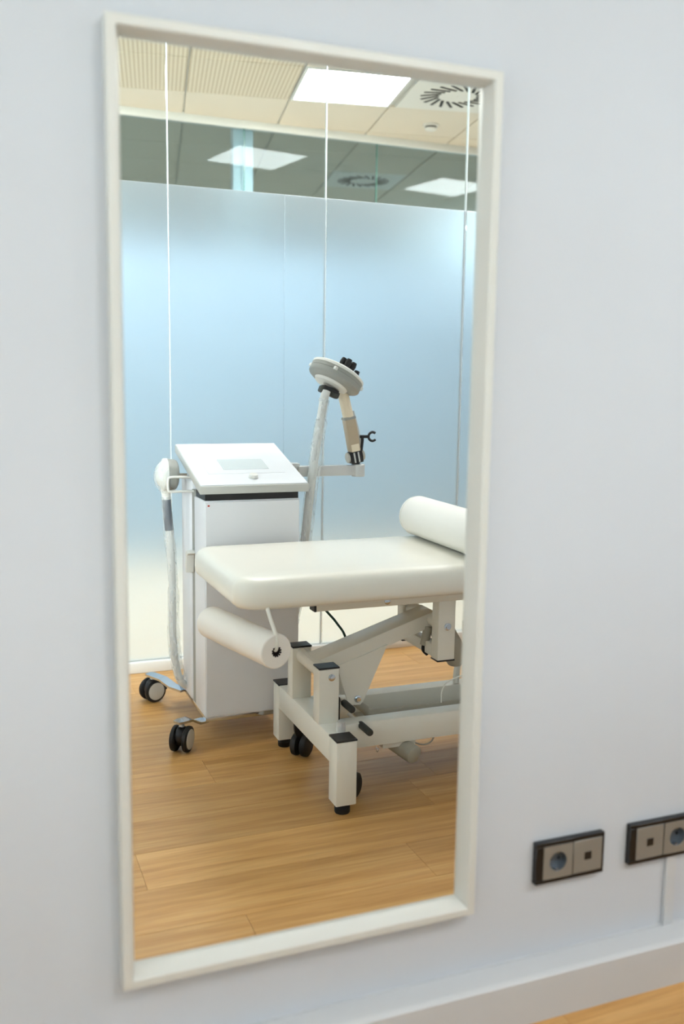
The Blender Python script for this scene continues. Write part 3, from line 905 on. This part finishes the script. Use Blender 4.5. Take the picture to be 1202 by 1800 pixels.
    ap = P('applicator', M().lathe([(0, -0.044), (0.040, -0.044), (0.048, -0.040), (0.053, -0.030), (0.053, -0.018), (0.0545, -0.016), (0.0545, -0.004), (0, -0.004)], c, ax, 36), 'grey_plastic', label='round grey and white applicator head at the left of the device')
    P('applicator_shell', M().lathe([(0, 0.028), (0.022, 0.026), (0.036, 0.019), (0.046, 0.009), (0.055, 0.004), (0.056, -0.006), (0.050, -0.008), (0, -0.008)], c, ax, 36), 'pale_plastic', ap)
    P('wrap_bag', M().lathe([(0, 0.036), (0.012, 0.034), (0.030, 0.029), (0.044, 0.019), (0.056, 0.009), (0.0585, -0.004), (0.056, -0.012)], c + Vector((0, 0, -0.006)), ax, 22), 'clear_wrap', ap)
    P('applicator_neck', M().tube([(0.616, 1.755, 0.845), (0.619, 1.755, 0.805)], [0.017, 0.014], 16, sub=1), 'pale_plastic', ap)
    P('grip', M().tube([(0.619, 1.755, 0.806), (0.622, 1.756, 0.76), (0.628, 1.758, 0.70)], 0.0150, 18), 'navy_grip', ap, label='dark blue grip wrapped in clear film')
    P('hose', M().tube([(0.628, 1.758, 0.702), (0.634, 1.762, 0.60), (0.638, 1.77, 0.48), (0.640, 1.78, 0.34), (0.650, 1.79, 0.23), (0.668, 1.80, 0.155), (0.700, 1.82, 0.120)], 0.0132, 16), 'hose_grey', ap)
    P('hose_wrap', M().tube([(0.618, 1.755, 0.815), (0.625, 1.757, 0.70), (0.636, 1.762, 0.60), (0.642, 1.77, 0.48), (0.643, 1.78, 0.34), (0.653, 1.79, 0.23), (0.672, 1.80, 0.160)], [0.0175, 0.0185, 0.017, 0.020, 0.022, 0.021, 0.016], 16, caps=False, wobble=0.04), 'clear_wrap', ap)
    br = P('wire_holder', M().tube([(0.700, 1.700, 0.884), (0.660, 1.700, 0.886), (0.622, 1.698, 0.886), (0.614, 1.698, 0.878), (0.614, 1.698, 0.846), (0.622, 1.698, 0.838), (0.660, 1.700, 0.838), (0.700, 1.700, 0.838)], 0.0042, 10, sub=4), 'pale_plastic')
    P('wire', M().tube([(0.700, 1.80, 0.884), (0.655, 1.806, 0.884), (0.640, 1.80, 0.880), (0.634, 1.76, 0.842), (0.640, 1.71, 0.838), (0.66, 1.70, 0.838)], 0.0042, 10, sub=4), 'pale_plastic', br)
    # ---- right side arm with the second applicator
    P('arm_bracket', M().box((1.020, 1.70, 0.884), (1.078, 1.735, 0.924), 0.003), 'satin_aluminium')
    ab = P('arm_bar', M().box((1.070, 1.690, 0.878), (1.284, 1.722, 0.914), 0.002), 'satin_aluminium')
    P('arm_hub', M().lathe([(0, 0), (0.0235, 0), (0.0235, 0.042), (0.0215, 0.044), (0, 0.044)], (1.300, 1.706, 0.873), (0, 0, 1), 28), 'satin_aluminium', ab)
    P('hub_ring', M().lathe([(0, 0), (0.016, 0), (0.016, 0.006), (0, 0.006)], (1.290, 1.706, 0.917), (0, 0, 1), 20), 'black_plastic', ab)
    a0, a1 = Vector((1.2895, 1.706, 0.935)), Vector((1.2600, 1.706, 1.080))
    av = (a1 - a0).normalized()
    rot_a = Matrix.Rotation(math.atan2(av.x, av.z), 3, 'Y')
    def along(s, half, L, bev, dx=0.0, dy=0.0):
        cc = a0 + av * s + rot_a @ Vector((dx, dy, 0))
        hv = Vector((half[0], half[1], L / 2))
        return M().box(cc - hv, cc + hv, bev, 2, rot_a)
    jb = P('arm_joint', along(0.008, (0.0225, 0.020), 0.042, 0.003), 'black_plastic')
    for dx in (-0.010, 0.006):
        P('joint_fin', along(0.008, (0.003, 0.022), 0.036, 0.001, dx), 'satin_aluminium', jb)
    for s in (-1, 1):
        o = a0 + av * 0.010 + rot_a @ Vector((0.024 * s, 0, 0))
        P('joint_wheel', M().lathe([(0, 0), (0.017, 0), (0.019, 0.003), (0.019, 0.007), (0.014, 0.010), (0, 0.011)], o, rot_a @ Vector((s, 0, 0)), 24), 'hub_grey', jb)
    lo = P('lower_arm', along(0.088, (0.0205, 0.018), 0.118, 0.005), 'tan_plastic')
    P('arm_label', along(0.042, (0.0150, 0.0188), 0.026, 0.0004), 'cream_plastic', lo)
    P('arm_collar', along(0.149, (0.0222, 0.020), 0.010, 0.004), 'grey_plastic', lo)
    P('tension_rod', M().tube([a0 + av * 0.02 + Vector((0.030, 0, 0)), a0 + av * 0.10 + Vector((0.029, 0, 0)), a0 + av * 0.175 + Vector((0.022, 0, 0))], 0.0042, 8), 'satin_aluminium', lo)
    cl = P('hose_clip', M().tube([(1.308, 1.70, 0.965), (1.312, 1.70, 1.000), (1.312, 1.70, 1.018)], 0.0052, 10, sub=2), 'black_plastic')
    P('clip_arm', M().box((1.302, 1.694, 1.010), (1.336, 1.706, 1.021), 0.0025), 'black_plastic', cl)
    cc = Vector((1.351, 1.70, 1.0155))
    P('clip_ring', M().tube([cc + Vector((0.0155 * math.cos(math.radians(a)), 0, 0.0155 * math.sin(math.radians(a)))) for a in range(50, 315, 12)], 0.0048, 8, sub=1), 'black_plastic', cl)
    ua0, ua1 = Vector((1.2605, 1.706, 1.078)), Vector((1.226, 1.715, 1.222))
    P('upper_arm', M().tube([ua0, (ua0 + ua1) / 2, ua1], 0.0195, 20, sub=2), 'cream_plastic')
    # applicator disc
    n = Vector((-0.50, -0.085, -0.862)).normalized()
    hc = Vector((1.203, 1.700, 1.217))
    R = 0.097
    hd = P('tilted_applicator', M().lathe([(0, 0.022), (0.074, 0.021), (0.080, 0.019), (0.094, 0.012), (R, 0.008), (R, -0.006), (R - 0.0015, -0.0065), (R - 0.0015, -0.008), (R, -0.0085), (R, -0.024), (0.094, -0.026), (0, -0.026)], hc, n, 48), 'grey_plastic', label='round grey applicator disc tilted at the end of the arm')
    P('disc_rim', M().lathe([(0, -0.039), (0.060, -0.038), (0.088, -0.035), (0.0975, -0.030), (0.0990, -0.025), (0.0985, -0.021), (0.0960, -0.020), (0, -0.020)], hc, n, 48), 'pale_plastic', hd)
    P('disc_face', M().lathe([(0, 0.031), (0.050, 0.031), (0.058, 0.029), (0.064, 0.019), (0, 0.019)], hc + Vector((-0.004, 0, 0.002)), n, 40), 'pale_plastic', hd)
    P('disc_badge', M().lathe([(0, 0.0325), (0.024, 0.0325), (0.026, 0.030), (0, 0.030)], hc + Vector((-0.004, 0, 0.002)), n, 28), 'hub_grey', hd)
    q = Vector((0, 0, 1)).rotation_difference(n).to_matrix()
    for k in range(4):
        a = math.pi / 4 + k * math.pi / 2
        o = hc + q @ Vector((0.097 * math.cos(a), 0.097 * math.sin(a), -0.010))
        P('rim_clip', M().box(o - Vector((0.006, 0.006, 0.006)), o + Vector((0.006, 0.006, 0.006)), 0.002, 2, q), 'pale_plastic', hd)
    kc = hc + Vector((0.014, -0.012, -0.004))
    kn = P('tilt_knob', M().cyl(kc - n * 0.030, kc - n * 0.072, 0.020, 18), 'black_plastic', hd)
    for k in range(5):
        a = k * 2 * math.pi / 5 + 0.4
        o = kc - n * 0.064 + q @ Vector((0.020 * math.cos(a), 0.020 * math.sin(a), 0))
        P('knob_lobe', M().lathe([(0, -0.016), (0.009, -0.014), (0.0115, 0), (0.009, 0.016), (0, 0.018)], o, n, 14), 'black_plastic', hd)
    P('side_knob', M().cyl(hc - n * 0.018 + Vector((0.075, 0.01, 0.0)), hc - n * 0.034 + Vector((0.073, 0.01, 0.0)), 0.010, 14), 'black_plastic', hd)
    P('yoke', M().cyl(hc - n * 0.014, Vector((1.233, 1.714, 1.205)), 0.017, 18), 'cream_plastic', hd)
    # yoke bracket that grips the hose below the disc
    g0, g1 = Vector((1.140, 1.672, 1.186)), Vector((1.208, 1.690, 1.158))
    gv = (g1 - g0).normalized()
    rg = Matrix.Rotation(-math.atan2(gv.z, gv.x), 3, 'Y')
    gc = (g0 + g1) / 2
    gb = P('grip_bracket', M().box(gc - Vector((0.037, 0.016, 0.012)), gc + Vector((0.037, 0.016, 0.012)), 0.006, 3, rg), 'charcoal_rubber')
    P('grip_pad', M().box(gc - Vector((0.030, 0.018, 0.007)) + Vector((0.004, 0, 0.009)), gc + Vector((0.030, 0.018, 0.007)) + Vector((0.004, 0, 0.009)), 0.004, 2, rg), 'black_plastic', gb)
    hp = [(1.160, 1.668, 1.176), (1.150, 1.664, 1.145), (1.136, 1.660, 1.07), (1.122, 1.658, 0.99), (1.110, 1.658, 0.90), (1.098, 1.66, 0.80), (1.088, 1.665, 0.69), (1.075, 1.67, 0.56), (1.060, 1.69, 0.40), (1.040, 1.74, 0.22), (1.020, 1.80, 0.125)]
    hs = P('arm_hose', M().tube(hp, 0.0150, 16), 'hose_grey')
    P('hose_sleeve', M().tube([Vector(p) + Vector((0.003, 0, 0)) for p in hp[1:-1]], [0.017, 0.022, 0.023, 0.022, 0.023, 0.022, 0.020, 0.018, 0.018], 16, caps=False, wobble=0.04), 'clear_wrap', hs)
    P('wrap_ties', M().tube([(1.1505, 1.664, 1.149), (1.148, 1.664, 1.139)], 0.0185, 16, sub=1), 'clear_wrap', hs)
    return t
device()

# ------------------------------------------------------------------ power lead from the couch to the floor
pc = MB().tube([(1.01, 1.32, 0.553), (1.03, 1.325, 0.500), (1.075, 1.325, 0.445), (1.11, 1.33, 0.385), (1.13, 1.36, 0.25), (1.15, 1.42, 0.10), (1.20, 1.50, 0.020), (1.40, 1.60, 0.0042), (1.9, 1.8, 0.0042)], 0.004, 10)
single('power_lead', pc, 'green_cable', (1.9, 1.8, 0), 'thin dark green lead drooping from below the couch top', 'cable')
